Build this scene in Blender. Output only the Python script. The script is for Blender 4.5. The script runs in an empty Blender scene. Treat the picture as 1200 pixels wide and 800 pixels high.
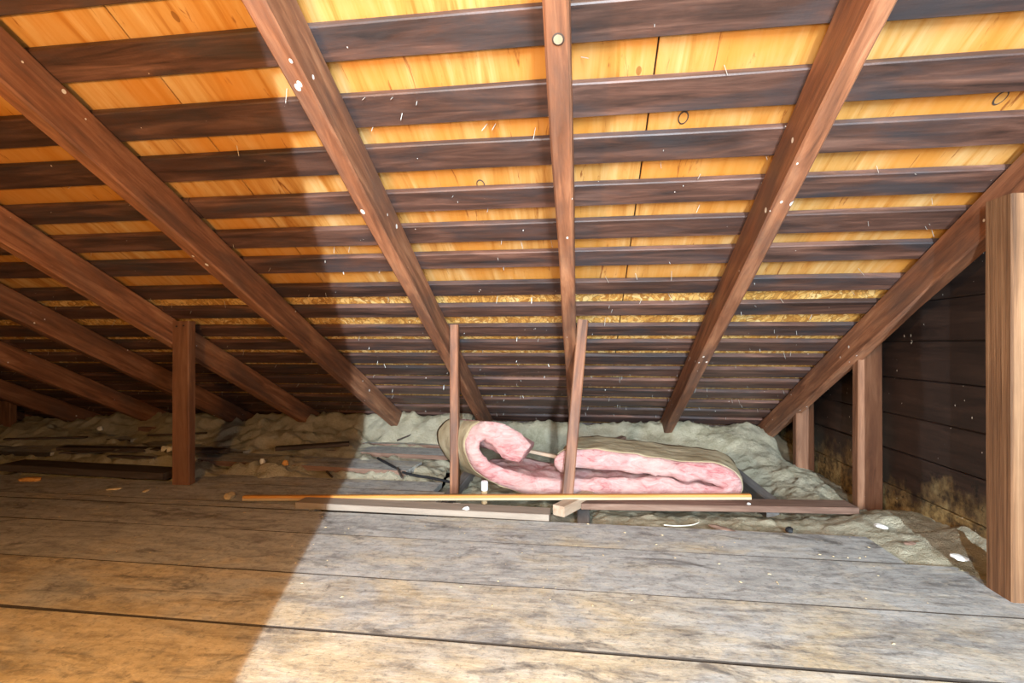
import bpy, bmesh, math, random
from mathutils import Vector, Matrix, noise
random.seed(7)
scene = bpy.context.scene
COL = scene.collection

# ------------------------------------------------------------------ camera
EYE = 0.66
cd = bpy.data.cameras.new('camera')
cam = bpy.data.objects.new('camera', cd)
COL.objects.link(cam)
cd.sensor_width = 36.0
cd.lens = 18.0
cd.shift_y = 3.0 / 1200.0
cd.clip_start = 0.02
YAW = math.atan(80 / 600)
cam.location = (0, 0, EYE)
cam.rotation_euler = (math.pi / 2, 0, YAW)
scene.camera = cam

# ------------------------------------------------------------------ world and lights
w = bpy.data.worlds.new('world')
scene.world = w
w.use_nodes = True
w.node_tree.nodes['Background'].inputs[0].default_value = (0.74, 0.84, 1.0, 1)
w.node_tree.nodes['Background'].inputs[1].default_value = 1.5

def lamp(name, kind, loc, energy, col, **kw):
    d = bpy.data.lights.new(name, kind)
    d.energy = energy
    d.color = col
    for k, v in kw.items():
        setattr(d, k, v)
    o = bpy.data.objects.new(name, d)
    o.location = loc
    COL.objects.link(o)
    return o

# cool source inferred behind the camera, as two strips; near one added as fill
for (lx, ly, lz, pw) in ((0.62, -3.05, 1.25, 330), (-0.03, -1.05, 0.98, 45)):
    tl = lamp('cool_strip_light', 'AREA', (lx, ly, lz), pw, (0.74, 0.895, 1.0), shape='RECTANGLE', size=0.022, size_y=1.5)
    tl.rotation_euler = (math.pi / 2, 0, 0)
# warm incandescent bulb hanging near the ridge, this side of the partition
lamp('bulb_light', 'POINT', (-0.75, -0.12, 0.78), 50, (1.0, 0.55, 0.17), shadow_soft_size=0.05)
# soft fill added right of and behind the camera, before an invented window
wl = lamp('right_fill_light', 'AREA', (1.235, -0.62, 0.62), 14, (1.0, 0.93, 0.84), shape='RECTANGLE', size=0.55, size_y=0.75)
wl.rotation_euler = (0, math.pi / 2, 0)

scene.view_settings.view_transform = 'Standard'
scene.view_settings.look = 'None'
scene.view_settings.gamma = 1.0
scene.view_settings.use_curve_mapping = False
scene.view_settings.exposure = 0.8

# ------------------------------------------------------------------ helpers
def tag(o, label=None, cat=None, group=None, kind=None):
    if label: o['label'] = label
    if cat: o['category'] = cat
    if group: o['group'] = group
    if kind: o['kind'] = kind
    return o

def link(name, me, mat, parent=None, matrix=None):
    o = bpy.data.objects.new(name, me)
    COL.objects.link(o)
    if mat is not None and len(me.materials) == 0:
        me.materials.append(mat)
    if parent is not None:
        o.parent = parent
    if matrix is not None:
        o.matrix_basis = matrix
    return o

def frame(origin, xdir, zdir):
    x = Vector(xdir).normalized()
    z = Vector(zdir)
    z = (z - x * z.dot(x)).normalized()
    y = z.cross(x)
    m = Matrix((x, y, z)).transposed().to_4x4()
    m.translation = Vector(origin)
    return m

def nz(v, s=1.0):
    return noise.noise(Vector(v) * s)

def board_mesh(L, W, T, ch=0.003, n=1, wob=0.0, seed=0, skew=0.0, taper=0.0):
    """sawn board: chamfered section swept along local X, slightly uneven"""
    hw, ht = W / 2, T / 2
    ch = min(ch, hw * .45, ht * .45)
    sec = [(-hw + ch, -ht), (hw - ch, -ht), (hw, -ht + ch), (hw, ht - ch),
           (hw - ch, ht), (-hw + ch, ht), (-hw, ht - ch), (-hw, -ht + ch)]
    vs, fs = [], []
    for i in range(n + 1):
        u = i / n
        x = (u - .5) * L
        for j, (y, z) in enumerate(sec):
            k = 1 - taper * u
            yy, zz = y * k, z
            if wob:
                q = Vector((x * 2.3 + seed * 9.1, (1 if y > 0 else -1) * 3.3, (1 if z > 0 else -1) * 1.7 + seed))
                yy += wob * noise.noise(q)
                zz += wob * noise.noise(q + Vector((31, 5, 9)))
            dx = skew * y if i in (0, n) else 0
            vs.append((x + dx, yy, zz))
    for i in range(n):
        for j in range(8):
            a, b = i * 8 + j, i * 8 + (j + 1) % 8
            fs.append((a, a + 8, b + 8, b))
    fs.append(tuple(range(8)))
    fs.append(tuple(n * 8 + j for j in reversed(range(8))))
    me = bpy.data.meshes.new('board')
    me.from_pydata(vs, [], fs)
    bm = bmesh.new(); bm.from_mesh(me)
    bmesh.ops.recalc_face_normals(bm, faces=bm.faces)
    bm.to_mesh(me); bm.free()
    return me

def board(name, a, b, W, T, mat, up=(0, 0, 1), parent=None, **kw):
    """board whose centre line runs from a to b; T is measured along up"""
    a, b = Vector(a), Vector(b)
    me = board_mesh((b - a).length, W, T, **kw)
    return link(name, me, mat, parent, frame((a + b) / 2, b - a, up))

def box_bm(bm, x0, x1, y0, y1, z0, z1):
    v = [bm.verts.new(p) for p in ((x0, y0, z0), (x1, y0, z0), (x1, y1, z0), (x0, y1, z0),
                                   (x0, y0, z1), (x1, y0, z1), (x1, y1, z1), (x0, y1, z1))]
    for f in ((3, 2, 1, 0), (4, 5, 6, 7), (0, 1, 5, 4), (1, 2, 6, 5), (2, 3, 7, 6), (3, 0, 4, 7)):
        bm.faces.new([v[i] for i in f])

def bm_obj(name, bm, mat, parent=None):
    me = bpy.data.meshes.new(name)
    bmesh.ops.recalc_face_normals(bm, faces=bm.faces)
    bm.to_mesh(me); bm.free()
    return link(name, me, mat, parent)

# ------------------------------------------------------------------ materials
class NT:
    def __init__(s, name, rough=0.7, spec=0.4):
        s.m = bpy.data.materials.new(name); s.m.use_nodes = True
        s.t = s.m.node_tree; s.n = s.t.nodes
        s.b = s.n['Principled BSDF']
        s.b.inputs['Roughness'].default_value = rough
        s.b.inputs['Specular IOR Level'].default_value = spec
        s._c = {}
    def put(s, sock, v):
        if hasattr(v, 'node'): s.t.links.new(v, sock)
        elif isinstance(v, (tuple, list)) and len(v) == 3 and sock.type == 'RGBA': sock.default_value = (*v, 1)
        else: sock.default_value = v
    def coord(s, k='Object'):
        if k not in s._c: s._c[k] = s.n.new('ShaderNodeTexCoord').outputs[k]
        return s._c[k]
    def world(s):
        if 'w' not in s._c: s._c['w'] = s.n.new('ShaderNodeNewGeometry').outputs['Position']
        return s._c['w']
    def rnd(s):
        if 'r' not in s._c: s._c['r'] = s.n.new('ShaderNodeObjectInfo').outputs['Random']
        return s._c['r']
    def vm(s, op, a, b):
        n = s.n.new('ShaderNodeVectorMath'); n.operation = op
        s.put(n.inputs[0], a); s.put(n.inputs[1], b); return n.outputs[0]
    def ma(s, op, a, b=0.0, c=0.0, clamp=False):
        n = s.n.new('ShaderNodeMath'); n.operation = op; n.use_clamp = clamp
        s.put(n.inputs[0], a); s.put(n.inputs[1], b); s.put(n.inputs[2], c); return n.outputs[0]
    def sep(s, v):
        n = s.n.new('ShaderNodeSeparateXYZ'); s.put(n.inputs[0], v); return n.outputs
    def noise(s, v, scale, detail=4, rough=.55, dist=0.0, col=False):
        n = s.n.new('ShaderNodeTexNoise'); s.put(n.inputs['Vector'], v)
        n.inputs['Scale'].default_value = scale; n.inputs['Detail'].default_value = detail
        n.inputs['Roughness'].default_value = rough; n.inputs['Distortion'].default_value = dist
        return n.outputs['Color' if col else 'Fac']
    def vor(s, v, scale, feat='F1', out='Distance', rand=1.0):
        n = s.n.new('ShaderNodeTexVoronoi'); n.feature = feat; s.put(n.inputs['Vector'], v)
        n.inputs['Scale'].default_value = scale; n.inputs['Randomness'].default_value = rand
        return n.outputs[out]
    def ramp(s, f, *stops):
        n = s.n.new('ShaderNodeValToRGB'); s.put(n.inputs[0], f)
        e = n.color_ramp.elements
        while len(e) < len(stops): e.new(.5)
        for i, (p, c) in enumerate(stops):
            e[i].position = p
            e[i].color = (c, c, c, 1) if isinstance(c, (int, float)) else (*c, 1)
        return n.outputs[0]
    def mix(s, f, a, b, mode='MIX'):
        n = s.n.new('ShaderNodeMix'); n.data_type = 'RGBA'; n.blend_type = mode
        s.put(n.inputs[0], f); s.put(n.inputs[6], a); s.put(n.inputs[7], b); return n.outputs[2]
    def bump(s, h, strength=.4, dist=.004):
        n = s.n.new('ShaderNodeBump'); n.inputs['Strength'].default_value = strength
        n.inputs['Distance'].default_value = dist; s.put(n.inputs['Height'], h)
        s.t.links.new(n.outputs[0], s.b.inputs['Normal'])
    def out(s, col, rough=None):
        s.put(s.b.inputs['Base Color'], col)
        if rough is not None: s.put(s.b.inputs['Roughness'], rough)
        return s.m

def grain_coords(n, stretch):
    v = n.vm('MULTIPLY', n.coord('Object'), stretch)
    r = n.ma('MULTIPLY', n.rnd(), 57.0)
    c = n.n.new('ShaderNodeCombineXYZ')
    for i in range(3): n.put(c.inputs[i], r)
    return n.vm('ADD', v, c.outputs[0])

def wood(name, dark, mid, light, rough=.65, spec=.4, stretch=(1.2, 14, 14), vary=.35, speck=0.0,
         speckcol=(.75, .72, .68), patch=None, patch_amt=0.0, bump=.35, saw=0.0):
    n = NT(name, rough, spec)
    g = grain_coords(n, stretch)
    gr = n.noise(g, 2.2, 6, .62, .6)
    c = n.ramp(gr, (.28, dark), (.5, mid), (.74, light))
    off = n.vm('ADD', n.vm('MULTIPLY', n.coord('Object'), (1, 1, 1)), n.vm('MULTIPLY', (41., 13., 27.), (1, 1, 1)))
    big = n.noise(grain_coords(n, (1.0, 3, 3)), 2.6, 4, .6)
    c = n.mix(n.ramp(big, (.42, 0), (.68, .75)), c, n.mix(.6, c, dark))
    if patch is not None:
        pm = n.noise(grain_coords(n, (1.6, 5, 5)), 1.7, 5, .65, .4)
        c = n.mix(n.ma('MULTIPLY', n.ramp(pm, (.46, 0), (.66, 1)), patch_amt), c, patch)
    v = n.ma('ADD', 1 - vary / 2, n.ma('MULTIPLY', n.rnd(), vary))
    cv = n.n.new('ShaderNodeCombineXYZ')
    for i in range(3): n.put(cv.inputs[i], v)
    c = n.mix(1.0, c, cv.outputs[0], 'MULTIPLY')
    if speck > 0:
        sp = n.vor(n.vm('MULTIPLY', n.world(), (1, .6, .6)), 34)
        gate = n.noise(n.world(), 4.2, 3, .6)
        lim = n.ma('MULTIPLY', n.ramp(gate, (.5, 0), (.72, 1)), speck)
        m = n.ma('LESS_THAN', sp, lim)
        c = n.mix(m, c, speckcol)
    h = n.noise(g, 6, 5, .7)
    if saw:
        wv = n.n.new('ShaderNodeTexWave'); wv.wave_type = 'BANDS'; wv.bands_direction = 'X'
        n.put(wv.inputs['Vector'], n.vm('ADD', n.coord('Object'), n.vm('MULTIPLY', n.coord('Object'), (0, .6, 0))))
        n.put(wv.inputs['Vector'], n.coord('Object'))
        wv.inputs['Scale'].default_value = 30; wv.inputs['Distortion'].default_value = 2.5
        h = n.ma('ADD', h, n.ma('MULTIPLY', wv.outputs['Fac'], saw))
    n.bump(h, bump, .003)
    return n.out(c)

M = {}
M['rafter'] = wood('rafter_wood', (.082, .033, .018), (.262, .106, .052), (.46, .225, .118), .62, .35, (1.4, 16, 16), .25,
                   speck=.21, bump=.6, patch=(.095, .060, .048), patch_amt=.6)
M['batten'] = wood('batten_wood', (.016, .010, .009), (.090, .043, .031), (.21, .108, .078), .50, .45, (1.3, 13, 13), .55,
                   speck=.09, patch=(.036, .035, .040), patch_amt=.75, bump=.35, saw=.06)
M['post'] = wood('post_wood', (.10, .043, .025), (.21, .095, .050), (.32, .165, .095), .7, .3, (1.5, 14, 14), .2, speck=.06, bump=.5)
M['tallpost'] = wood('tall_post_wood', (.075, .036, .018), (.24, .118, .055), (.42, .24, .125), .7, .3, (.55, 22, 22), .1,
                     speck=.12, bump=.7)
M['wallboard'] = None
M['raw'] = wood('raw_lumber', (.30, .20, .13), (.43, .31, .22), (.52, .41, .31), .75, .25, (1.5, 14, 14), .1, bump=.25)
M['pale'] = wood('pale_board_wood', (.20, .16, .125), (.28, .23, .185), (.34, .285, .235), .75, .25, (1.5, 14, 14), .1, bump=.25)
M['strip'] = wood('orange_strip_wood', (.40, .16, .030), (.50, .225, .050), (.57, .30, .09), .5, .4, (1.2, 14, 14), .1, bump=.2)
M['stripedge'] = wood('strip_edge_wood', (.38, .27, .15), (.45, .35, .22), (.50, .41, .29), .6, .3, (1.2, 14, 14), .1, bump=.2)
M['dusty'] = wood('dusty_board_wood', (.13, .11, .10), (.22, .20, .19), (.32, .30, .28), .8, .2, (1.3, 12, 12), .25, bump=.4)
M['redboard'] = wood('reddish_board_wood', (.10, .055, .04), (.21, .125, .09), (.33, .22, .165), .8, .2, (1.3, 12, 12), .25, bump=.4)
M['darkboard'] = wood('dark_board_wood', (.035, .026, .022), (.075, .055, .045), (.13, .10, .085), .8, .2, (1.3, 12, 12), .2, bump=.4)

def floor_mat(name, tan_amt):
    n = NT(name, .62, .35)
    g = grain_coords(n, (1.6, 6.5, 6.5))
    gr = n.noise(g, 2.4, 7, .65, 1.2)
    grey = n.ramp(gr, (.28, (.20, .20, .198)), (.48, (.41, .415, .405)), (.70, (.54, .55, .54)))
    tan = n.ramp(gr, (.28, (.28, .22, .14)), (.5, (.53, .445, .305)), (.70, (.66, .58, .43)))
    wear = n.noise(grain_coords(n, (1.3, 2.6, 2.6)), 2.1, 7, .68, .5)
    c = n.mix(n.ramp(wear, (.56 - .34 * tan_amt, 0), (.74 - .30 * tan_amt, 1)), grey, tan)
    st = n.noise(grain_coords(n, (2.2, 5, 5)), 1.9, 6, .7, 1.1)
    c = n.mix(n.ramp(st, (.555, 0), (.68, .9)), c, (.10, .092, .088))
    sm = n.noise(grain_coords(n, (7, 10, 10)), 2.0, 6, .75, .6)
    c = n.mix(n.ramp(sm, (.50, 0), (.68, .55)), c, (.16, .15, .145))
    sl = n.noise(grain_coords(n, (9, 6, 9)), 1.7, 6, .75, .9)
    c = n.mix(n.ramp(sl, (.54, 0), (.70, .5 * tan_amt + .12)), c, (.80, .68, .50))
    # dark heart streaks along the grain
    st2 = n.noise(grain_coords(n, (.5, 22, 22)), 1.3, 5, .6, .6)
    c = n.mix(n.ramp(st2, (.63, 0), (.72, .6)), c, (.10, .085, .075))
    # pale scuffs
    sc = n.noise(n.vm('MULTIPLY', n.world(), (9, 2.5, 1)), 3.1, 4, .7, 2.0)
    c = n.mix(n.ramp(sc, (.69, 0), (.76, .55)), c, (.66, .58, .45))
    ht = n.noise(n.vm('MULTIPLY', grain_coords(n, (1, 1, 1)), (9, 34, 9)), 2.0, 5, .75, .5)
    c = n.mix(n.ramp(ht, (.52, 0), (.68, .35)), c, (.15, .135, .12))
    c = n.mix(n.ramp(ht, (.34, .22), (.46, 0)), c, (.72, .68, .58))
    # fine dirt
    d = n.noise(n.world(), 60, 3, .7)
    c = n.mix(n.ramp(d, (.55, 0), (.70, .55)), c, (.13, .12, .11))
    d2 = n.noise(n.world(), 24, 5, .75)
    c = n.mix(n.ramp(d2, (.54, 0), (.66, .40)), c, (.15, .14, .135))
    c = n.mix(n.ramp(d2, (.34, .35), (.45, 0)), c, (.72, .66, .53))
    n.bump(n.ma('ADD', n.noise(g, 5, 6, .7), n.ma('MULTIPLY', d, .4)), .45, .004)
    return n.out(c, n.ramp(wear, (.3, .50), (.7, .70)))
M['floor_grey'] = floor_mat('weathered_plank', .15)
M['floor_mid'] = floor_mat('half_worn_plank', .42)
M['floor_tan'] = floor_mat('worn_plank', .70)

def ply_mat():
    n = NT('plywood', .55, .35)
    ri = n.ma('MULTIPLY', n.rnd(), 31.0)
    cc = n.n.new('ShaderNodeCombineXYZ'); n.put(cc.inputs[0], ri); n.put(cc.inputs[1], ri)
    base = n.vm('ADD', n.coord('Object'), cc.outputs[0])          # local X runs down the slope
    skew = n.vm('MULTIPLY', base, (1.0, 12, 1))
    gr = n.noise(skew, 2.0, 6, .62, .8)
    c = n.ramp(gr, (.30, (.34, .13, .020)), (.47, (.50, .265, .075)), (.70, (.60, .40, .185)))
    hue = n.noise(n.vm('MULTIPLY', base, (1, 1.6, 1)), 2.3, 3, .5, .3)
    c = n.mix(n.ramp(hue, (.42, 0), (.60, .75)), c, (.50, .20, .028))
    # rusty streaks
    s = n.noise(n.vm('MULTIPLY', base, (3.2, 24, 1)), 1.6, 5, .65, 1.2)
    c = n.mix(n.ramp(s, (.615, 0), (.69, .85)), c, (.20, .055, .010))
    # oval veneer plugs and knots
    v = n.vor(n.vm('MULTIPLY', base, (2.3, 4.2, 0)), 1.0)
    ring = n.ma('LESS_THAN', n.ma('ABSOLUTE', n.ma('SUBTRACT', v, .055)), .006)
    c = n.mix(n.ma('MULTIPLY', ring, .8), c, (.22, .09, .02))
    c = n.mix(n.ma('MULTIPLY', n.ma('LESS_THAN', v, .02), .7), c, (.33, .12, .03))
    n.bump(gr, .2, .002)
    return n.out(c)
M['ply'] = ply_mat()

def osb_mat():
    n = NT('strand_board', .6, .3)
    v = n.coord('Object')
    w1 = n.vm('ADD', n.vm('MULTIPLY', v, (22, 60, 20)), n.vm('MULTIPLY', n.noise(v, 9, 2, .5, 0, True), (9, 9, 9)))
    k = n.vor(w1, 1.0, 'F1', 'Color')
    e = n.vor(w1, 1.0, 'DISTANCE_TO_EDGE')
    val = n.sep(k)[0]
    c = n.ramp(val, (.0, (.42, .19, .04)), (.35, (.70, .38, .09)), (.75, (.82, .53, .18)), (1, (.88, .64, .28)))
    c = n.mix(n.ramp(e, (.0, .75), (.10, 0)), c, (.24, .09, .02))
    n.bump(val, .3, .002)
    return n.out(c)
M['osb'] = osb_mat()

def wall_mat():
    n = NT('stained_wall_board', .52, .45)
    g = grain_coords(n, (1.3, 12, 12))
    gr = n.noise(g, 2.3, 6, .62, .5)
    c = n.ramp(gr, (.28, (.014, .009, .008)), (.5, (.032, .019, .015)), (.75, (.060, .036, .027)))
    wp = n.world()
    sx = n.sep(wp)
    # ochre dirt line left by the old insulation, ragged along its top
    q = n.noise(n.vm('MULTIPLY', wp, (1, 2.3, 2.3)), 1.5, 3, .6)
    q2 = n.noise(wp, 11, 5, .7)
    top = n.ma('ADD', -.10, n.ma('ADD', n.ma('MULTIPLY', q, .34), n.ma('MULTIPLY', q2, .20)))
    mk = n.ramp(n.ma('SUBTRACT', top, sx[2]), (.0, 0), (.13, 1))
    spot = n.noise(wp, 24, 5, .7)
    och = n.ramp(spot, (.34, (.07, .045, .022)), (.5, (.33, .22, .085)), (.66, (.50, .38, .18)))
    mk = n.ma('MULTIPLY', mk, n.ramp(q2, (.34, .15), (.50, .95)))
    c = n.mix(mk, c, och)
    blk = n.noise(wp, 17, 4, .75)
    c = n.mix(n.ma('MULTIPLY', n.ramp(blk, (.58, 0), (.66, .9)), n.ramp(n.ma('SUBTRACT', .30, sx[2]), (0, 0), (.1, 1))), c, (.012, .011, .009))
    # white flecks
    f = n.vor(n.vm('MULTIPLY', wp, (1, 1, .55)), 46)
    gate = n.noise(wp, 6.5, 3, .6)
    c = n.mix(n.ma('LESS_THAN', f, n.ma('MULTIPLY', n.ramp(gate, (.50, 0), (.70, 1)), .22)), c, (.55, .52, .46))
    n.bump(n.ma('ADD', gr, n.ma('MULTIPLY', q2, .5)), .35, .003)
    return n.out(c)
M['wallboard'] = wall_mat()

def fluff_mat():
    n = NT('loose_fill', .95, .1)
    wp = n.world()
    a = n.noise(wp, 9, 6, .7, .4)
    c = n.ramp(a, (.28, (.27, .235, .15)), (.46, (.475, .42, .29)), (.66, (.63, .57, .42)))
    b = n.noise(wp, 2.4, 4, .6)
    c = n.mix(n.ramp(b, (.40, 0), (.62, .65)), c, (.52, .475, .365))
    f = n.noise(wp, 120, 3, .8)
    c = n.mix(n.ramp(f, (.58, 0), (.72, .5)), c, (.24, .22, .16))
    k = n.vor(wp, 30)
    c = n.mix(n.ma('LESS_THAN', k, n.ma('MULTIPLY', n.ramp(b, (.5, 0), (.7, 1)), .12)), c, (.70, .68, .62))
    n.bump(n.ma('ADD', n.noise(wp, 55, 6, .8), n.ma('MULTIPLY', f, .8)), 1.0, .013)
    return n.out(c)
M['fluff'] = fluff_mat()

def pink_mat():
    n = NT('pink_fibreglass', .95, .1)
    v = n.coord('Object')
    g = n.noise(n.vm('MULTIPLY', v, (1.0, 1.0, 2.6)), 13, 6, .7, 1.2)
    c = n.ramp(g, (.30, (.36, .085, .095)), (.45, (.54, .255, .245)), (.66, (.62, .40, .38)))
    p = n.noise(v, 5.0, 3, .6)
    c = n.mix(n.ramp(p, (.42, 0), (.68, .6)), c, (.60, .44, .39))
    f = n.noise(v, 170, 3, .8)
    n.bump(n.ma('ADD', n.noise(n.vm('MULTIPLY', v, (1, 1, 2.5)), 38, 6, .8, .6), n.ma('MULTIPLY', f, .4)), .8, .010)
    n.b.inputs['Subsurface Weight'].default_value = .0
    return n.out(c)
M['pink'] = pink_mat()

def kraft_mat():
    n = NT('kraft_paper', .75, .25)
    v = n.coord('Object')
    a = n.noise(v, 7, 5, .65)
    c = n.ramp(a, (.3, (.26, .20, .115)), (.5, (.38, .30, .185)), (.7, (.48, .40, .27)))
    b = n.noise(v, 14, 3, .6)
    n.bump(n.ma('ADD', b, n.ma('MULTIPLY', n.noise(n.vm('MULTIPLY', v, (1, 6, 1)), 9, 4, .6), .6)), .7, .010)
    return n.out(c)
M['kraft'] = kraft_mat()

def plain(name, col, rough=.7, spec=.3, metal=0, var=.25, scale=30):
    n = NT(name, rough, spec)
    n.b.inputs['Metallic'].default_value = metal
    k = n.noise(n.coord('Object'), scale, 4, .6)
    c = n.ramp(k, (.3, tuple(x * (1 - var) for x in col)), (.7, tuple(min(1, x * (1 + var)) for x in col)))
    n.bump(k, .3, .002)
    return n.out(c)
M['white'] = plain('white_plaster', (.78, .77, .74), .8)
M['nail'] = plain('galvanised_nail', (.55, .54, .50), .5, .5, .6)
M['chip'] = plain('orange_wood_chip', (.62, .30, .08), .7)
M['tanchip'] = plain('tan_wood_chip', (.60, .47, .28), .75)
M['black'] = plain('black_rubber', (.018, .018, .02), .55)
M['darkvoid'] = plain('dark_lath', (.045, .035, .03), .9)
M['cord'] = plain('cream_cord', (.72, .68, .56), .6)
M['partition'] = plain('partition_boards', (.16, .085, .05), .8, .2, 0, .3, 6)
M['grime'] = plain('joint_grime', (.055, .045, .038), .9, .1)
M['cap'] = plain('white_plastic', (.80, .82, .84), .35, .5, 0, .04)
M['blackpaper'] = plain('dark_felt', (.03, .024, .022), .9)

# ------------------------------------------------------------------ roof geometry
Z0, SL = 1.90, 0.51           # underside of the battens: z = Z0 - SL * y
PH = math.atan(SL)
U = Vector((0, math.cos(PH), -math.sin(PH)))       # down the slope
N = Vector((0, -math.sin(PH), -math.cos(PH)))      # out of the roof, down into the attic
def rp(x, y, drop=0.0):                            # point on the batten plane, dropped along N
    return Vector((x, y, Z0 - SL * y)) + N * drop
XL, XR = -6.6, 1.27
YT, YB = -0.55, 3.95

# ------------------------------------------------------------------ room shell
me_floor = bmesh.new(); box_bm(me_floor, XL - .1, XR + .4, -5.2, 4.3, -.22, -.16)
floor = tag(bm_obj('floor', me_floor, M['darkvoid']), 'attic floor of wide weathered planks on joists', None, None, 'structure')

# roof skin above the sheathing
a, b = rp(0, YT, -.055), rp(0, YB + .35, -.055)
ceiling = board('ceiling', ((XL + XR) / 2, a.y, a.z), ((XL + XR) / 2, b.y, b.z), XR - XL + .9, .02, M['blackpaper'], up=-N)
tag(ceiling, 'sloping underside of the roof, plywood over spaced boards', None, None, 'structure')
def under(parent, o):
    o.parent = parent
    o.matrix_parent_inverse = parent.matrix_basis.inverted()
    return o

# the little flat over the ridge behind the camera, up to the partition
bm = bmesh.new(); box_bm(bm, XL - .1, XR + .4, -5.2, YT + .05, rp(0, YT).z + .06, rp(0, YT).z + .10)
tag(bm_obj('trim_1', bm, M['partition']), 'flat boarded ceiling over the ridge', None, None, 'structure')
# partition behind the camera; its jamb cuts the left edge of the cool light
bm = bmesh.new()
box_bm(bm, XL - .1, -.2725, -.36, -.30, -.16, 2.3)
tag(bm_obj('wall_back', bm, M['partition']), 'boarded partition left of the doorway', None, None, 'structure')
bm = bmesh.new(); box_bm(bm, XL - .12, XL - .02, -1.0, 4.3, -.16, 2.4)
tag(bm_obj('wall_left', bm, M['wallboard']), 'far dark end wall of the attic', None, None, 'structure')
bm = bmesh.new(); box_bm(bm, XR + .022, XR + .08, -5.2, 4.3, -.16, 2.4)
wall_right = tag(bm_obj('wall_right', bm, M['blackpaper']), 'dark stained board gable wall', None, None, 'structure')
bm = bmesh.new(); box_bm(bm, XL - .1, XR + .4, 4.0, 4.1, -.16, .2)
tag(bm_obj('wall_eave', bm, M['darkvoid']), 'low eave wall at the foot of the roof', None, None, 'structure')

# low window added on the gable wall, unseen, to house the fill light
win = bpy.data.objects.new('added_window', None); COL.objects.link(win); win.location = (XR, -.62, .62)
tag(win, 'unseen low window added on the gable wall around a fill light', None, None, 'structure')
for (y0, y1, z0, z1, nm) in ((-.38, -.31, -.45, .45, 'added_window_frame'), (.31, .38, -.45, .45, 'added_window_frame'), (-.31, .31, -.45, -.38, 'added_window_sill'), (-.31, .31, .38, .45, 'added_window_frame')):
    bm = bmesh.new(); box_bm(bm, -.045, .0, y0, y1, z0, z1); bm_obj(nm, bm, M['pale'], win)
bm = bmesh.new(); box_bm(bm, -.012, -.006, -.31, .31, -.38, .38); bm_obj('added_pane', bm, M['cap'], win)
# gable wall boards, each with a slanted end under the roof
k = 0
z = -.068
while z < 2.0:
    z1 = z + .146
    ye0 = min(3.98, (Z0 + .03 - z) / SL)
    ye1 = min(3.98, (Z0 + .03 - z1) / SL)
    if ye1 < -.9: break
    x0 = XR + random.uniform(-.003, .003)
    pts = [(-1.0, z), (ye0, z), (ye1, z1), (-1.0, z1)]
    bm = bmesh.new()
    ch = .004
    fr = [bm.verts.new((x0 + (0), y, zz + (ch if i < 2 else -ch))) for i, (y, zz) in enumerate(pts)]
    md = [bm.verts.new((x0 + ch, y, zz)) for y, zz in pts]
    bk = [bm.verts.new((x0 + .021, y, zz)) for y, zz in pts]
    bm.faces.new(fr)
    for i in range(4):
        j = (i + 1) % 4
        bm.faces.new((fr[i], fr[j], md[j], md[i])); bm.faces.new((md[i], md[j], bk[j], bk[i]))
    bm.faces.new(bk[::-1])
    # local X along the board for the grain: build with Y as length, so use an object turned a quarter
    for v in bm.verts:
        v.co = Vector((v.co.y, -(v.co.x - XR), v.co.z - z))
    o = bm_obj('wall_board', bm, M['wallboard'], wall_right)
    o.matrix_basis = Matrix.Translation((XR, 0, z)) @ Matrix.Rotation(math.pi / 2, 4, 'Z')
    z = z1 + .002

# ------------------------------------------------------------------ roof sheathing
seams = [-6.8, -4.71, -3.49, -2.27, -1.05, .172, 1.30]
rows = [(-.62, .83, 'ply'), (.834, 2.055, 'ply'), (2.06, 3.28, 'osb'), (3.284, 4.2, 'osb')]
for (y0, y1, kind) in rows:
    for xa, xb in zip(seams[:-1], seams[1:]):
        p, q = rp((xa + xb) / 2, y0, -.029), rp((xa + xb) / 2, y1, -.029)
        o = board('plywood_sheet' if kind == 'ply' else 'strand_board_sheet', p, q, (xb - xa) - .004, .012, M[kind], up=-N, ch=.001)
        under(ceiling, o)

RX = {}   # rafters: x at y=1.0 and at y=3.6
rafters = [
    (1.142, 1.142, 'dark brown rafter running down along the stained board gable wall'),
    (.535, .535, 'brown rafter with a bright underside, between the wall rafter and the middle rafter'),
    (-.045, -.043, 'narrow middle rafter with a round knot and white specks, above the leaning strut'),
    (-.617, -.612, 'reddish brown rafter with the thin upright strut at its lower end'),
    (-1.335, -1.20, 'rafter crossing the top left corner, dusty white at its foot'),
    (-2.015, -1.815, 'rafter met by the wide brown post on the left'),
    (-2.60, -2.35, 'dim rafter just left of the one met by the wide post'),
    (-3.28, -3.03, 'shadowed rafter, third from the dark end, low on the left'),
    (-3.98, -3.68, 'very dark rafter low on the left, second from the end'),
    (-4.66, -4.36, 'barely visible rafter, last before the dark end'),
    (-5.35, -5.05, 'rafter lost in the dark at the far left end'),
]
for i, (xa, xb, lab) in enumerate(rafters):
    s = (xb - xa) / 2.6
    xt, xe = xa + s * (YT - 1.0), xa + s * (3.86 - 1.0)
    p, q = rp(xt, YT, .0585), rp(xe, 3.86, .0585)
    o = board('rafter', p, q, .050, .115, M['rafter'], up=-N, n=26, wob=.0045, seed=i + 2, ch=.005)
    tag(o, lab, 'rafter', 'roof rafters')

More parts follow.
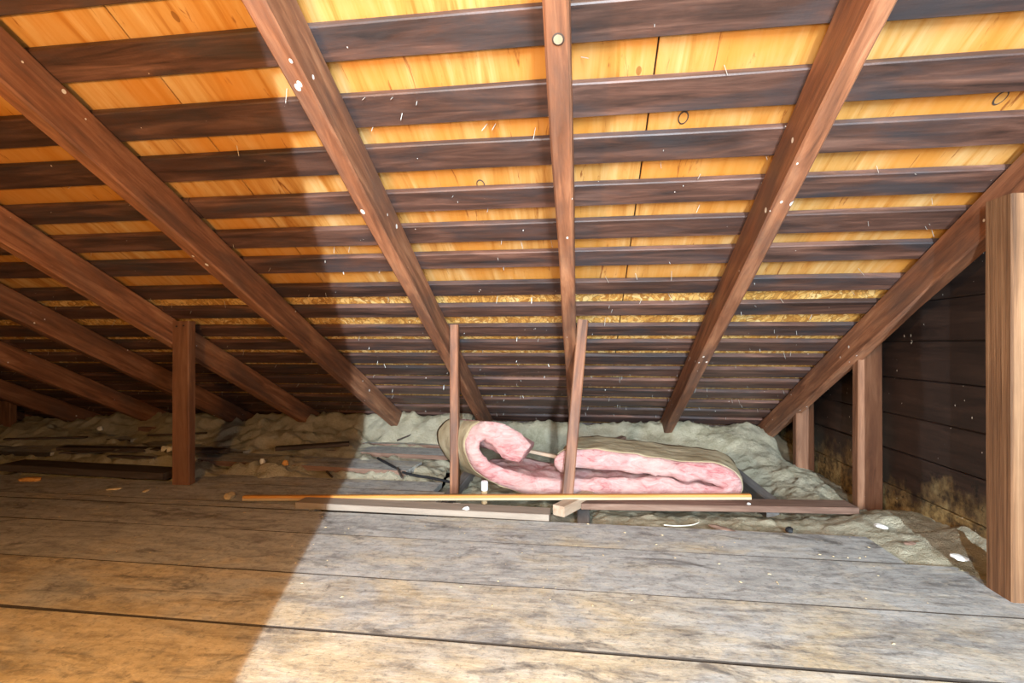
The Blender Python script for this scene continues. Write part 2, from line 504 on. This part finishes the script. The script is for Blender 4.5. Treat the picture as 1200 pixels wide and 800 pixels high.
def oval(name, o, xd, up, rx, ry, parent, core=None):
    bm = bmesh.new()
    r0 = [bm.verts.new((math.cos(t / 20 * 6.2832) * rx, math.sin(t / 20 * 6.2832) * ry, 0)) for t in range(20)]
    r1 = [bm.verts.new((v.co.x * .82, v.co.y * .82, .0012)) for v in r0]
    r2 = [bm.verts.new((v.co.x * .76, v.co.y * .76, .0008)) for v in r0]
    f2 = []
    for i in range(20):
        j = (i + 1) % 20
        bm.faces.new((r0[i], r0[j], r1[j], r1[i])); bm.faces.new((r1[i], r1[j], r2[j], r2[i]))
    fc = bm.faces.new(r2); fc.material_index = 1
    me = bpy.data.meshes.new(name); bm.to_mesh(me); bm.free()
    me.materials.append(M['darkboard']); me.materials.append(core)
    ob = link(name, me, None, None, frame(o, xd, up))
    return under(parent, ob)
MID = [o_ for o_ in COL.objects if o_.name == 'rafter.002'][0]
oval('knot', rp(-.043, 1.058, .1172), U, N, .013, .012, MID, M['raw'])
for (px_, py_) in ((.262, 1.115), (.985, 1.10), (.26, 1.34), (.98, 1.335), (-.93, 1.10), (-.30, 1.52)):
    oval('veneer_plug', rp(px_, py_, -.0222), U, N, .021, .013, ceiling, M['ply'])

# battens (spaced boards), broken over rafters
ends = [.42, .565, .705, .85, .993, 1.141, 1.308, 1.446, 1.594, 1.746, 1.882, 2.046, 2.196, 2.362, 2.496, 2.64]
while ends[-1] < 3.85: ends.append(ends[-1] + random.uniform(.128, .142))
e = .42
pre = []
while e > -.4:
    e -= .147; pre.append(e)
ends = sorted(pre) + ends
joints = [(-4.36, -1.27), (-3.68, -.045), (-2.48, .535), (-4.4, -.615), (-3.1, -.045), (-1.9, .535), (-3.68, -.615)]
for i, e in enumerate(ends):
    wdt = random.uniform(.074, .082)
    if e > 2.5: wdt = .088
    if abs(e - 1.308) < .01: wdt = .086
    js = list(joints[(i * 3) % 7])
    xs = [XL] + js + [1.262]
    for a_, b_ in zip(xs[:-1], xs[1:]):
        jy = random.uniform(-.004, .004)
        w2 = wdt / math.cos(PH) * random.uniform(.98, 1.03)
        yc = e + jy - wdt / 2
        p, q = rp(a_ + .002, yc - .0, -.0105), rp(b_ - .002, yc + random.uniform(-.003, .003), -.0105)
        o = board('batten', p, q, w2, .020, M['batten'], up=-N, n=10, wob=.0022, seed=i * 3 + a_, ch=.003)
        under(ceiling, o)

# roofing nails sticking through the sheathing
bm = bmesh.new()
def spike(bm, p, d, L, r):
    d = d.normalized(); x = d.orthogonal().normalized(); y = d.cross(x)
    ring = [bm.verts.new(p + (x * math.cos(t) + y * math.sin(t)) * r) for t in (0, 2.094, 4.189)]
    top = [bm.verts.new(p + d * L * .85 + (x * math.cos(t) + y * math.sin(t)) * r) for t in (0, 2.094, 4.189)]
    tip = bm.verts.new(p + d * L)
    for i in range(3):
        j = (i + 1) % 3
        bm.faces.new((ring[i], ring[j], top[j], top[i])); bm.faces.new((top[i], top[j], tip))
for i in range(420):
    yy = 1.0 + 2.5 * random.random() ** .75
    xx = random.uniform(-4.2, 1.2)
    d = N + Vector((random.gauss(0, .25), random.gauss(0, .25), random.gauss(0, .2)))
    spike(bm, rp(xx, yy, -.02), d, random.uniform(.022, .042), random.uniform(.0007, .0011))
o = bm_obj('roofing_nails', bm, M['nail'])
tag(o, None, None, None, 'stuff')
under(ceiling, o)

# ------------------------------------------------------------------ floor planks and joists
def plank(y0, y1, xa, xb, mat, z=0.0, T=.026, rot=0.0, name='floor_plank', seed=0, parent=floor, edge='grime', **kw):
    c = (y0 + y1) / 2
    kk = dict(n=14, wob=.0018, seed=seed, ch=.0015); kk.update(kw)
    o = board(name, (xa, c - rot, z - T / 2), (xb, c + rot, z - T / 2), y1 - y0, T, M[mat], parent=parent, **kk)
    o.data.materials.append(M[edge])
    for p_ in o.data.polygons:
        if abs(p_.normal.y) > .5: p_.material_index = 1          # grimy sawn edges inside the joints
    return o
plank(-.02, .262, XL, 1.25, 'floor_tan', seed=1)
plank(.268, .546, XL, 1.25, 'floor_tan', seed=2)
plank(.552, .826, XL, 1.25, 'floor_tan', seed=3)
plank(.832, 1.106, XL, 1.25, 'floor_tan', seed=4)
plank(1.115, 1.382, XL, 1.25, 'floor_mid', seed=5)
plank(1.3845, 1.679, XL, 1.25, 'floor_grey', seed=6)
plank(1.682, 1.902, XL, .97, 'floor_grey', seed=7)
plank(1.908, 1.972, XL, -1.05, 'floor_grey', seed=8)
plank(1.978, 2.232, XL, -.60, 'floor_grey', seed=9, z=-.002)
for i in range(7):          # planks behind the camera, up to and beyond the doorway
    plank(-.30 - i * .28, -.025 - i * .28, XL, 1.25, 'floor_tan', seed=20 + i)
bm = bmesh.new(); box_bm(bm, XL, 1.25, -5.2, -2.0, -.03, 0)
under(floor, bm_obj('rear_floor', bm, M['floor_tan']))
# raised or separate planks on the left, among the loose fill
plank(2.245, 2.40, -1.9, -.66, 'floor_grey', z=-.006, seed=31)
plank(2.53, 2.74, -2.25, -.86, 'floor_grey', z=.022, rot=-.05, seed=32, parent=floor, edge='redboard')
plank(2.86, 3.05, -1.72, -.66, 'floor_grey', z=.026, rot=-.035, seed=33, edge='redboard')
plank(3.10, 3.30, -1.55, -.66, 'floor_grey', z=.03, rot=-.01, seed=34, edge='redboard')
plank(2.60, 2.83, -4.6, -3.06, 'floor_grey', z=.028, rot=.0, seed=35)
plank(2.95, 3.12, -3.9, -2.9, 'floor_grey', z=.04, rot=.02, seed=36)
plank(2.78, 2.98, -2.75, -1.95, 'floor_grey', z=.03, rot=-.02, seed=37)
for x in (-5.4, -4.8, -4.2, -3.6, -3.0, -2.4, -1.8, -1.2, -.6, .012, .80):
    z = -.028 if x != .80 else .008
    board('joist', (x, 2.27 if x > .5 else 1.90 if x > -.1 else 1.2, z - .065), (x + (.0 if x != .80 else .0), 3.6, z - .065), .05, .13, M['dusty'], parent=floor, n=8, wob=.003, seed=x, ch=.004)

# ------------------------------------------------------------------ posts and struts
def post(name, foot, top, W, T, mat, lab, face=(0, -1, 0), nails=(), seed=0, wob=.003, n=8):
    o = board(name, foot, top, W, T, M[mat], up=face, n=n, wob=wob, seed=seed, ch=.004)
    tag(o, lab, 'post')
    L = (Vector(top) - Vector(foot)).length
    for (dx, dy) in nails:
        bm = bmesh.new()
        bmesh.ops.create_cone(bm, cap_ends=True, segments=8, radius1=.0042, radius2=.0035, depth=.004)
        me = bpy.data.meshes.new('nail_head'); bm.to_mesh(me); bm.free()
        link('nail_head', me, M['black'], o, Matrix.Translation((L / 2 - dy, dx, T / 2 + .001)))
    return o
post('wooden_post', (1.140, 1.508, -.03), (1.140, 1.508, 1.045), .096, .089, 'tallpost',
     'tallest square post with strong grain and white paint flecks at the right edge', seed=3, n=12)
post('wooden_post', (1.193, 2.325, -.13), (1.193, 2.325, .735), .096, .048, 'post',
     'flat brown post before the gable wall, second tallest on the right', nails=((.02, .03), (-.02, .05)), seed=5)
post('wooden_post', (1.183, 2.92, -.13), (1.183, 2.92, .43), .092, .048, 'post',
     'short brown post under the wall rafter, between two other posts', nails=((.01, .03),), seed=6)
post('wooden_post', (1.166, 3.52, -.13), (1.166, 3.52, .142), .088, .048, 'post',
     'shortest brown post in the right corner at the foot of the roof', seed=7)
post('wooden_post', (-1.858, 2.195, 0), (-1.858, 2.195, .768), .088, .046, 'post',
     'wide reddish post with a dark stain standing alone on the left', nails=((.018, .025), (-.018, .022)), seed=8)
post('strut', (-.567, 2.275, -.015), (-.566, 2.275, .748), .038, .040, 'rafter',
     'thin upright strut in front of the kraft-faced end of the pink roll', seed=9)
post('strut', (-.052, 2.085, .05), (0.012, 2.21, .762), .046, .026, 'rafter',
     'thin leaning strut below the middle rafter, crossing the pink batt', seed=10)
post('wooden_post', (-4.12, 3.2, -.08), (-4.12, 3.2, .25), .10, .05, 'post',
     'short dim post at the far left edge under the dark rafters', seed=11)

# ------------------------------------------------------------------ loose fill between and over the joists
def sstep(a, b, x):
    t = max(0, min(1, (x - a) / (b - a))); return t * t * (3 - 2 * t)
mounds = [(-1.95, 3.08, .42, .26, .115), (-1.35, 3.45, .35, .16, .12), (-.95, 3.36, .34, .17, .135), (-2.6, 3.2, .4, .2, .10),
          (-2.35, 2.56, .35, .14, .055), (-2.75, 2.72, .3, .12, .06), (-3.3, 2.95, .4, .2, .07), (-3.9, 3.0, .5, .25, .08),
          (-1.98, 2.34, .14, .07, .05), (-1.66, 2.47, .18, .06, .04), (-1.90, 3.45, .3, .2, .12), (-3.2, 3.4, .5, .2, .10),
          (.30, 3.35, .35, .18, .14), (-.15, 3.30, .3, .15, .12), (.62, 3.38, .2, .18, .12), (.95, 3.2, .22, .35, .12),
          (1.1, 2.75, .18, .3, .07), (1.0, 2.45, .12, .2, .035), (-.55, 3.3, .3, .15, .11), (1.1, 3.4, .2, .2, .08)]
def bed(x, y):
    v = Vector((x, y, 0))
    lump = noise.fractal(v * 5.5 + Vector((3, 8, 1)), .8, 2.1, 5)
    fine = noise.fractal(v * 24 + Vector((9, 2, 4)), .9, 2.0, 3)
    rid = 1 - abs(noise.noise(Vector((x * 3.2 + y * 1.6, y * 8.5, 2.2))))
    h = -.072
    for (mx, my, sx, sy, a) in mounds:
        h += a * math.exp(-((x - mx) / sx) ** 2 - ((y - my) / sy) ** 2)
    amp = .020
    if x < -.7: 
        h += .035 * sstep(-.7, -1.7, x) * sstep(2.25, 2.45, y)
        h += (.06 * rid - .03) * sstep(2.25, 2.4, y)
        h += .030 * sstep(-.62, -.8, x) * sstep(-1.9, -1.5, x) * sstep(2.3, 2.5, y)
        amp = .036
    mid = noise.fractal(v * 13 + Vector((1, 5, 7)), .8, 2.1, 3)
    h += amp * lump + (.018 if x < -.7 else .015) * mid + .010 * fine
    # back edge climbs towards the eave everywhere
    h += .07 * sstep(3.0, 3.35, y)
    # sandy strip in front of the flat board, and the drift along the gable wall
    if x > -.05:
        s1 = sstep(-.02, .1, x) * sstep(2.34, 2.05, y)
        tgt = -.020 + .012 * lump + .010 * fine
        h = h * (1 - s1) + tgt * s1
        line = .93 + (1.905 - y) * .47            # where the drift's edge crosses the planks
        line += .035 * noise.noise(v * 7) + .015 * noise.noise(v * 23)
        if y < 1.905:
            d = x - line
            tgt = -.012 + .20 * max(-.05, d) + .010 * lump + .009 * fine if d > -.1 else -.03
            h = min(tgt, .055)
        else:
            s2 = sstep(.80, 1.2, x) * sstep(2.5, 2.1, y)
            h += s2 * .045
    if x < -.6 and y < 2.25: h = min(h, -.03)
    if y < 1.96 and x < -.03: h = min(h, -.04)
    return min(h, Z0 - SL * y - .012 + .02 * fine)
def grid_obj(name, x0, x1, y0, y1, st, fn, mat):
    nx, ny = int((x1 - x0) / st), int((y1 - y0) / st)
    vs = []
    for j in range(ny + 1):
        for i in range(nx + 1):
            x, y = x0 + (x1 - x0) * i / nx, y0 + (y1 - y0) * j / ny
            vs.append((x, y, fn(x, y)))
    fs = [(j * (nx + 1) + i, j * (nx + 1) + i + 1, (j + 1) * (nx + 1) + i + 1, (j + 1) * (nx + 1) + i) for j in range(ny) for i in range(nx)]
    me = bpy.data.meshes.new(name); me.from_pydata(vs, [], fs)
    me.polygons.foreach_set('use_smooth', [True] * len(fs))
    return link(name, me, mat)
o = grid_obj('loose_fill_insulation', -.7, 1.268, 1.42, 3.9, .0135, bed, M['fluff'])
tag(o, 'grey beige loose-fill insulation behind the pink batt and along the gable wall', 'insulation', None, 'stuff')
o = grid_obj('loose_fill_insulation', -4.6, -.7, 2.0, 3.9, .0165, bed, M['fluff'])
tag(o, 'lumpy loose-fill insulation drifted around the left posts and planks', 'insulation', None, 'stuff')

# ------------------------------------------------------------------ the pink batt: one band, rolled at the left, folded at the right
ctrl = [  # x, z of the band's middle at its front edge, then the vector across its width
    (-.060, .132, (.06, .30)), (-.075, .150, (.06, .31)), (-.050, .172, (.06, .31)), (.07, .172, (.06, .32)), (.18, .163, (.05, .32)), (.29, .152, (.05, .32)),
    (.40, .137, (.05, .32)), (.50, .133, (.05, .31)), (.575, .120, (.06, .30)), (.618, .083, (.06, .29)),
    (.575, .048, (.05, .29)), (.46, .045, (.04, .30)), (.34, .062, (.03, .31)), (.213, .058, (.02, .31)), (.036, .052, (.0, .31)),
    (-.145, .048, (-.03, .31)), (-.256, .062, (-.08, .31)), (-.345, .092, (-.17, .28, -.03)), (-.420, .134, (-.20, .27, -.02)),
    (-.462, .195, (-.205, .27, .0)), (-.452, .252, (-.205, .27, -.02)), (-.410, .284, (-.20, .27, -.03)), (-.350, .266, (-.14, .26, -.04)),
    (-.292, .226, (-.05, .24, -.04)), (-.236, .186, (0, .22, -.03))]
TH = [.050, .066, .074, .076, .074, .072, .074, .078, .074, .070, .072, .070, .074, .076, .076, .074, .076, .074, .062, .054, .058, .076, .108, .122, .095]
def cat(p0, p1, p2, p3, t):
    return .5 * (2 * p1 + (p2 - p0) * t + (2 * p0 - 5 * p1 + 4 * p2 - p3) * t * t + (3 * p1 - p0 - 3 * p2 + p3) * t ** 3)
class V5(list):
    def __add__(s, o): return V5(a + b for a, b in zip(s, o))
    def __sub__(s, o): return V5(a - b for a, b in zip(s, o))
    def __mul__(s, k): return V5(a * k for a in s)
    __rmul__ = __mul__
P = [V5((x, z, wv[0], wv[1], wv[2] if len(wv) > 2 else 0.0)) for x, z, wv in ctrl]
path = []
SUB = 9
for i in range(len(P) - 1):
    p = [P[max(0, i - 1)], P[i], P[i + 1], P[min(len(P) - 1, i + 2)]]
    for s_ in range(SUB):
        t = s_ / SUB
        path.append((cat(*p, t), TH[i] * (1 - t) + TH[i + 1] * t))
path.append((P[-1], TH[-1]))
YF = 2.185
nW, nT = 16, 7
def outer_normal(i):
    a_, b_ = path[max(0, i - 1)][0], path[min(len(path) - 1, i + 1)][0]
    d = Vector((b_[0] - a_[0], 0, b_[1] - a_[1])).normalized()
    return Vector((-d.z, 0, d.x))        # left of travel: the kraft-faced outer side
def puff(p, s=1.0):
    return Vector((noise.noise(p * 16 + Vector((7, 1, 3))), noise.noise(p * 16 + Vector((1, 9, 4))), noise.noise(p * 16 + Vector((5, 2, 8))))) * .014 * s \
         + Vector((noise.noise(p * 45), noise.noise(p * 45 + Vector((4, 4, 4))), noise.noise(p * 45 + Vector((8, 3, 1))))) * .0045 * s
bm = bmesh.new()
rings = []
for i, (q, th) in enumerate(path):
    nrm = outer_normal(i)
    if i in (0, len(path) - 1): th *= .7
    ring = []
    per = []
    for k in range(nT + 1): per.append((0.0, .5 - k / nT))                    # front edge, outer to inner
    for k in range(1, nW + 1): per.append((k / nW, -.5))                      # inner face, going back
    for k in range(1, nT + 1): per.append((1.0, -.5 + k / nT))                # rear edge
    for k in range(1, nW): per.append((1 - k / nW, .5))                       # outer face, coming forward
    for (u, v) in per:
        bulge = .016 * math.cos(v * math.pi) if u == 0 else (-.016 * math.cos(v * math.pi) if u == 1 else 0)
        p = Vector((q[0] + q[2] * u, YF + q[3] * u - bulge, q[1] + q[4] * u)) + nrm * (v * th)
        p += puff(p, .45 if v >= .5 else 1.0)
        ring.append(bm.verts.new(p))
    rings.append(ring)
R_ = len(rings[0])
for i in range(len(rings) - 1):
    for k in range(R_):
        bm.faces.new((rings[i][k], rings[i][(k + 1) % R_], rings[i + 1][(k + 1) % R_], rings[i + 1][k]))
bm.faces.new(rings[0]); bm.faces.new(rings[-1][::-1])
bmesh.ops.triangulate(bm, faces=[f for f in bm.faces if len(f.verts) > 4])
batt = bpy.data.objects.new('insulation_batt', None); COL.objects.link(batt)
batt.location = (.1, 2.3, 0)
tag(batt, 'pink fibreglass batt with kraft paper facing, rolled at its left end and folded over', 'insulation')
o = bm_obj('fibreglass', bm, M['pink'])
for f in o.data.polygons: f.use_smooth = True
under(batt, o); o.matrix_parent_inverse = Matrix.Translation((-.1, -2.3, 0))
# kraft facing: a thin sheet over the outer side, from the folded top round to the roll
bm = bmesh.new()
sh = []
i0, i1 = 14, 21 * SUB
for i in range(i0, i1):
    q, th = path[i]
    nrm = outer_normal(i)
    row = []
    for k in range(15):
        u = .035 + k / 14 * .98
        p = Vector((q[0] + q[2] * u, YF + q[3] * u, q[1] + q[4] * u)) + nrm * (.5 * th)
        wr = .005 * noise.noise(p * 14) + .003 * noise.noise(Vector((p.x * 30, p.y * 8, p.z * 30)))
        if k == 0: p.y += .012 * noise.noise(Vector((i * .23, 1, 1)))
        row.append((p + puff(p, .45) + nrm * (.0035 + wr * .5), nrm))
    sh.append(row)
V = [[bm.verts.new(p) for p, _ in row] for row in sh]
B = [[bm.verts.new(p - n_ * .0018) for p, n_ in row] for row in sh]
for i in range(len(V) - 1):
    for k in range(14):
        bm.faces.new((V[i][k], V[i][k + 1], V[i + 1][k + 1], V[i + 1][k]))
        bm.faces.new((B[i][k], B[i + 1][k], B[i + 1][k + 1], B[i][k + 1]))
    bm.faces.new((V[i][0], V[i + 1][0], B[i + 1][0], B[i][0])); bm.faces.new((V[i][14], B[i][14], B[i + 1][14], V[i + 1][14]))
o = bm_obj('kraft_facing', bm, M['kraft'])
for f in o.data.polygons: f.use_smooth = True
o['label'] = 'tan kraft paper facing'
under(batt, o); o.matrix_parent_inverse = Matrix.Translation((-.1, -2.3, 0))

# ------------------------------------------------------------------ loose lumber
root = bpy.data.objects.new('wood_strip', None); COL.objects.link(root)
root.location = (-1.40, 1.985, 0)
tag(root, 'long thin orange trim strip with a pale edge lying in front of the pink batt', 'strip')
a, b = Vector((-1.405, 1.990, .012)), Vector((.655, 2.095, .068))
fd = (b - a).normalized().cross(Vector((0, 0, 1))).normalized()
o = board('strip_body', a, b, .022, .020, M['strip'], n=10, wob=.001, ch=.002)
under(root, o); o.matrix_parent_inverse = Matrix.Translation((1.40, -1.985, 0))
o = board('pale_edge', a + fd * .012 - Vector((0, 0, .004)), b + fd * .012 - Vector((0, 0, .004)), .003, .010, M['stripedge'], ch=.0005)
under(root, o); o.matrix_parent_inverse = Matrix.Translation((1.40, -1.985, 0))

o = board('loose_board', (-1.13, 1.962, .013), (-.115, 1.948, .013), .088, .024, M['pale'], n=6, wob=.0015, ch=.002)
tag(o, 'pale sawn board lying under the orange strip, left of the small block', 'board')
o = board('loose_board', (.0, 2.10, .014), (1.065, 2.19, .014), .10, .026, M['redboard'], n=10, wob=.003, ch=.003, seed=4)
tag(o, 'flat grey-topped board in front of the folded pink batt on the right', 'board')
o = board('lumber_block', (-.082, 1.965, .022), (.035, 2.165, .026), .052, .040, M['raw'], n=3, wob=.001, ch=.002, seed=2)
tag(o, 'short raw lumber block under the orange strip at the foot of the leaning strut', 'block')
o = board('loose_board', (-2.93, 2.30, .030), (-2.02, 2.315, .012), .13, .034, M['darkboard'], n=8, wob=.004, ch=.003, seed=6)
tag(o, 'dark loose board with a shadowed edge lying left of the wide post', 'board')
o = board('wood_stick', (-.36, 2.46, .165), (-.06, 2.40, .125), .022, .016, M['raw'], n=5, wob=.002, ch=.002, seed=8)
tag(o, 'small bare stick lying in the hollow of the pink batt', 'stick')
o = board('wood_stick', (-2.28, 3.38, .085), (-1.55, 3.42, .088), .05, .03, M['redboard'], n=6, wob=.004, seed=9)
tag(o, 'reddish stick half buried in fluff at the light edge, far back', 'stick')
o = board('wood_stick', (-1.75, 2.76, .055), (-1.38, 2.93, .06), .06, .02, M['darkboard'], n=5, wob=.004, seed=12)
tag(o, 'short dark board scrap on the raised plank beside the fluff mound', 'stick')
o = board('wood_stick', (-3.0, 3.15, .075), (-2.05, 3.22, .072), .035, .03, M['redboard'], n=6, wob=.004, seed=13)
tag(o, 'long dim reddish stick in the fluff behind the wide post', 'stick')
o = board('loose_board', (-3.05, 2.66, .045), (-2.0, 2.68, .05), .07, .02, M['darkboard'], n=6, wob=.004, seed=15)
tag(o, 'thin dark board sunk in fluff behind the dark loose board', 'board')
o = board('wood_stick', (-2.62, 3.1, .06), (-2.72, 3.3, .32), .012, .012, M['raw'], n=4, wob=.002, seed=16)
tag(o, 'thin sliver leaning up against a dim rafter on the left', 'stick')
o = board('wood_stick', (-.93, 3.34, .09), (-.80, 3.30, .10), .05, .012, M['raw'], n=2, wob=.004, seed=17, taper=.4)
tag(o, 'broken shingle scrap at the foot of the dusty rafter', 'scrap')
o = board('wood_stick', (.10, 3.05, .06), (.26, 3.14, .10), .05, .016, M['redboard'], n=3, wob=.003, seed=18)
tag(o, 'short board end in the fluff just behind the kraft paper', 'scrap')

tw = [((-2.9, 2.52, .05), (-2.45, 2.60, .055), 'thin dark lath scrap in the shaded fluff behind the dark loose board'),
      ((-2.55, 2.48, .05), (-2.25, 2.44, .06), 'short dark twig of lath just left of the wide post'),
      ((-3.6, 2.78, .06), (-3.1, 2.86, .07), 'dark lath scrap at the far left in dim fluff'),
      ((-2.75, 2.95, .075), (-2.42, 3.05, .08), 'dark lath scrap between two dim rafters on the left'),
      ((-1.28, 2.46, .012), (-1.20, 2.36, .012), 'little black splinter on the lit grey planks'),
      ((-.92, 2.50, .03), (-.86, 2.40, .01), 'little dark splinter by the black cable'),
      ((-1.15, 3.12, .05), (-1.08, 3.20, .075), 'short grey splinter on the lit planks before the fluff bank')]
for i, (a_, b_, lab) in enumerate(tw):
    o = board('lath_scrap', a_, b_, .022 if i < 4 else .010, .010, M['darkboard'], n=4, wob=.003, seed=40 + i)
    tag(o, lab, 'scrap', 'splinters in the fluff')

# tubes
def tube(name, pts, r, mat, parent=None, seg=8):
    pts = [Vector(p) for p in pts]
    fine = []
    for i in range(len(pts) - 1):
        p = [pts[max(0, i - 1)], pts[i], pts[i + 1], pts[min(len(pts) - 1, i + 2)]]
        for s_ in range(6): fine.append(cat(*p, s_ / 6))
    fine.append(pts[-1])
    bm = bmesh.new(); rs = []
    for i, p in enumerate(fine):
        d = (fine[min(i + 1, len(fine) - 1)] - fine[max(i - 1, 0)]).normalized()
        x = d.cross(Vector((0, 0, 1)));  x = x.normalized() if x.length > .01 else Vector((1, 0, 0)); y = d.cross(x)
        rs.append([bm.verts.new(p + (x * math.cos(k / seg * 6.2832) + y * math.sin(k / seg * 6.2832)) * r) for k in range(seg)])
    for i in range(len(rs) - 1):
        for k in range(seg):
            bm.faces.new((rs[i][k], rs[i][(k + 1) % seg], rs[i + 1][(k + 1) % seg], rs[i + 1][k]))
    bm.faces.new(rs[0]); bm.faces.new(rs[-1][::-1])
    o = bm_obj(name, bm, mat, parent)
    for f in o.data.polygons: f.use_smooth = True
    return o
tag(tube('cable', [(-1.09, 2.66, .040), (-.98, 2.56, .030), (-.86, 2.47, .012), (-.72, 2.42, .008), (-.60, 2.36, .006)], .007, M['black']),
    'black cable running over a grey plank towards the kraft roll', 'cable')
tag(tube('cord', [(.44, 1.995, .0), (.43, 1.96, .002), (.395, 1.925, .004), (.34, 1.905, .006), (.30, 1.915, .004)], .0022, M['cord'], seg=6),
    'thin pale curl of cord on the sandy fluff before the flat board', 'cord')

# white plastic vial by the roll
vial = bpy.data.objects.new('plastic_vial', None); COL.objects.link(vial); vial.location = (-.405, 2.15, -.02)
tag(vial, 'small white-capped plastic vial standing below the pink roll', 'vial')
def lathe(name, prof, mat, parent, seg=14):
    bm = bmesh.new(); rs = []
    for r, z in prof: rs.append([bm.verts.new((r * math.cos(k / seg * 6.2832), r * math.sin(k / seg * 6.2832), z)) for k in range(seg)])
    for i in range(len(rs) - 1):
        for k in range(seg): bm.faces.new((rs[i][k], rs[i][(k + 1) % seg], rs[i + 1][(k + 1) % seg], rs[i + 1][k]))
    bm.faces.new(rs[0][::-1]); bm.faces.new(rs[-1])
    return bm_obj(name, bm, mat, parent)
lathe('body', [(.012, 0), (.013, .004), (.013, .05), (.010, .056)], M['tanchip'], vial)
lathe('cap', [(.0135, .056), (.0145, .058), (.0145, .092), (.013, .096)], M['cap'], vial)

# ------------------------------------------------------------------ crumbs of plaster and wood
def chunk_mesh(seed, sx, sy, sz):
    bm = bmesh.new(); bmesh.ops.create_icosphere(bm, subdivisions=2, radius=1)
    for v in bm.verts:
        k = 1 + .38 * noise.noise(v.co * 1.9 + Vector((seed * 3.7, 1, 2)))
        v.co = Vector((v.co.x * sx * k, v.co.y * sy * k, max(-.5, v.co.z * k) * sz))
    me = bpy.data.meshes.new('chunk'); bm.to_mesh(me); bm.free()
    return me
chips = [  # x, y, z, sx, sy, sz, material, name, label
    (-.435, 1.93, .026, .013, .011, .010, 'white', 'plaster_chip', 'white plaster chip on the pale board under the strip'),
    (-.835, 2.06, .003, .022, .014, .010, 'white', 'plaster_chip', 'white plaster chip on the planks behind the orange strip, left of the thin strut'),
    (-1.66, 2.50, .040, .017, .012, .018, 'white', 'plaster_chip', 'white plaster chip in the shade right of the wide post'),
    (-1.53, 2.50, .035, .016, .012, .018, 'chip', 'wood_chip', 'orange wood chip near the white chip right of the wide post'),
    (-1.50, 2.03, .006, .055, .022, .012, 'tanchip', 'wood_chip', 'splintered tan wood chip at the left end of the orange strip'),
    (-2.63, 2.14, .006, .050, .020, .012, 'chip', 'wood_chip', 'orange wood chip in front of the dark loose board'),
    (-3.52, 3.00, .062, .030, .012, .010, 'white', 'plaster_chip', 'flat white chip in the dim fluff at the far left'),
    (-3.28, 3.12, .075, .024, .016, .018, 'white', 'plaster_chip', 'round white chip in the dim fluff, right of the flat one'),
    (-2.36, 2.66, .055, .032, .02, .02, 'white', 'plaster_chip', 'larger white scrap beside the dark board left of the wide post'),
    (-2.30, 2.62, .050, .020, .02, .03, 'white', 'plaster_chip', 'upright white scrap just left of the wide post'),
    (-2.10, 2.07, .002, .030, .014, .005, 'tanchip', 'wood_chip', 'thin tan flake on the plank in front of the wide post'),
    (-1.93, 2.06, .002, .02, .010, .005, 'tanchip', 'wood_chip', 'small tan flake on the plank below the wide post'),
    (-.50, 2.10, -.02, .04, .02, .014, 'white', 'plaster_chip', 'pale scrap of paper beside the capped vial'),
    (.735, 1.93, .0, .018, .012, .012, 'black', 'coal_chip', 'black chip on the sandy fluff near the flat post'),
    (.50, 1.92, .0, .045, .013, .007, 'redboard', 'wood_chip', 'brown wood sliver on the sandy fluff in front of the flat board'),
    (1.03, 1.92, .03, .012, .022, .008, 'white', 'plaster_chip', 'white shard in the drift below the gable wall'),
    (1.10, 1.66, .035, .024, .018, .007, 'white', 'plaster_chip', 'curved white shard in the drift beside the tall post'),
    (1.05, 1.80, .02, .02, .010, .006, 'redboard', 'wood_chip', 'brown sliver in the drift between the flat post and the tall post'),
    (.66, 2.13, .028, .010, .008, .006, 'white', 'plaster_chip', 'tiny white chip on top of the flat board'),
]
for i, (x, y, z, sx, sy, sz, mt, nm, lab) in enumerate(chips):
    o = link(nm, chunk_mesh(i + 1, sx, sy, sz), M[mt], None, Matrix.Translation((x, y, z)) @ Matrix.Rotation(i * 1.3, 4, 'Z'))
    tag(o, lab, 'scrap', 'scraps lying about the attic')
bm = bmesh.new()
for i in range(300):
    x = random.uniform(-2.8, 1.0); y = 1.2 + random.random() ** .6 * .98
    if y > 1.9 and x > -.62: continue
    s = random.uniform(.0009, .003)
    a0 = random.random() * 6.28
    l_ = random.uniform(1, 2.6)
    vs = []
    for k in range(4):
        t = a0 + k * 1.571
        vs.append(bm.verts.new((x + math.cos(a0) * math.cos(k * 1.571) * s * l_ - math.sin(a0) * math.sin(k * 1.571) * s,
                                y + math.sin(a0) * math.cos(k * 1.571) * s * l_ + math.cos(a0) * math.sin(k * 1.571) * s, .0015)))
    tp = bm.verts.new((x, y, .0015 + s * .8))
    for k in range(4): bm.faces.new((vs[k], vs[(k + 1) % 4], tp))
o = bm_obj('sawdust_crumbs', bm, M['tanchip'])
tag(o, 'fine wood crumbs and dust scattered over the floor planks', 'crumbs', None, 'stuff')
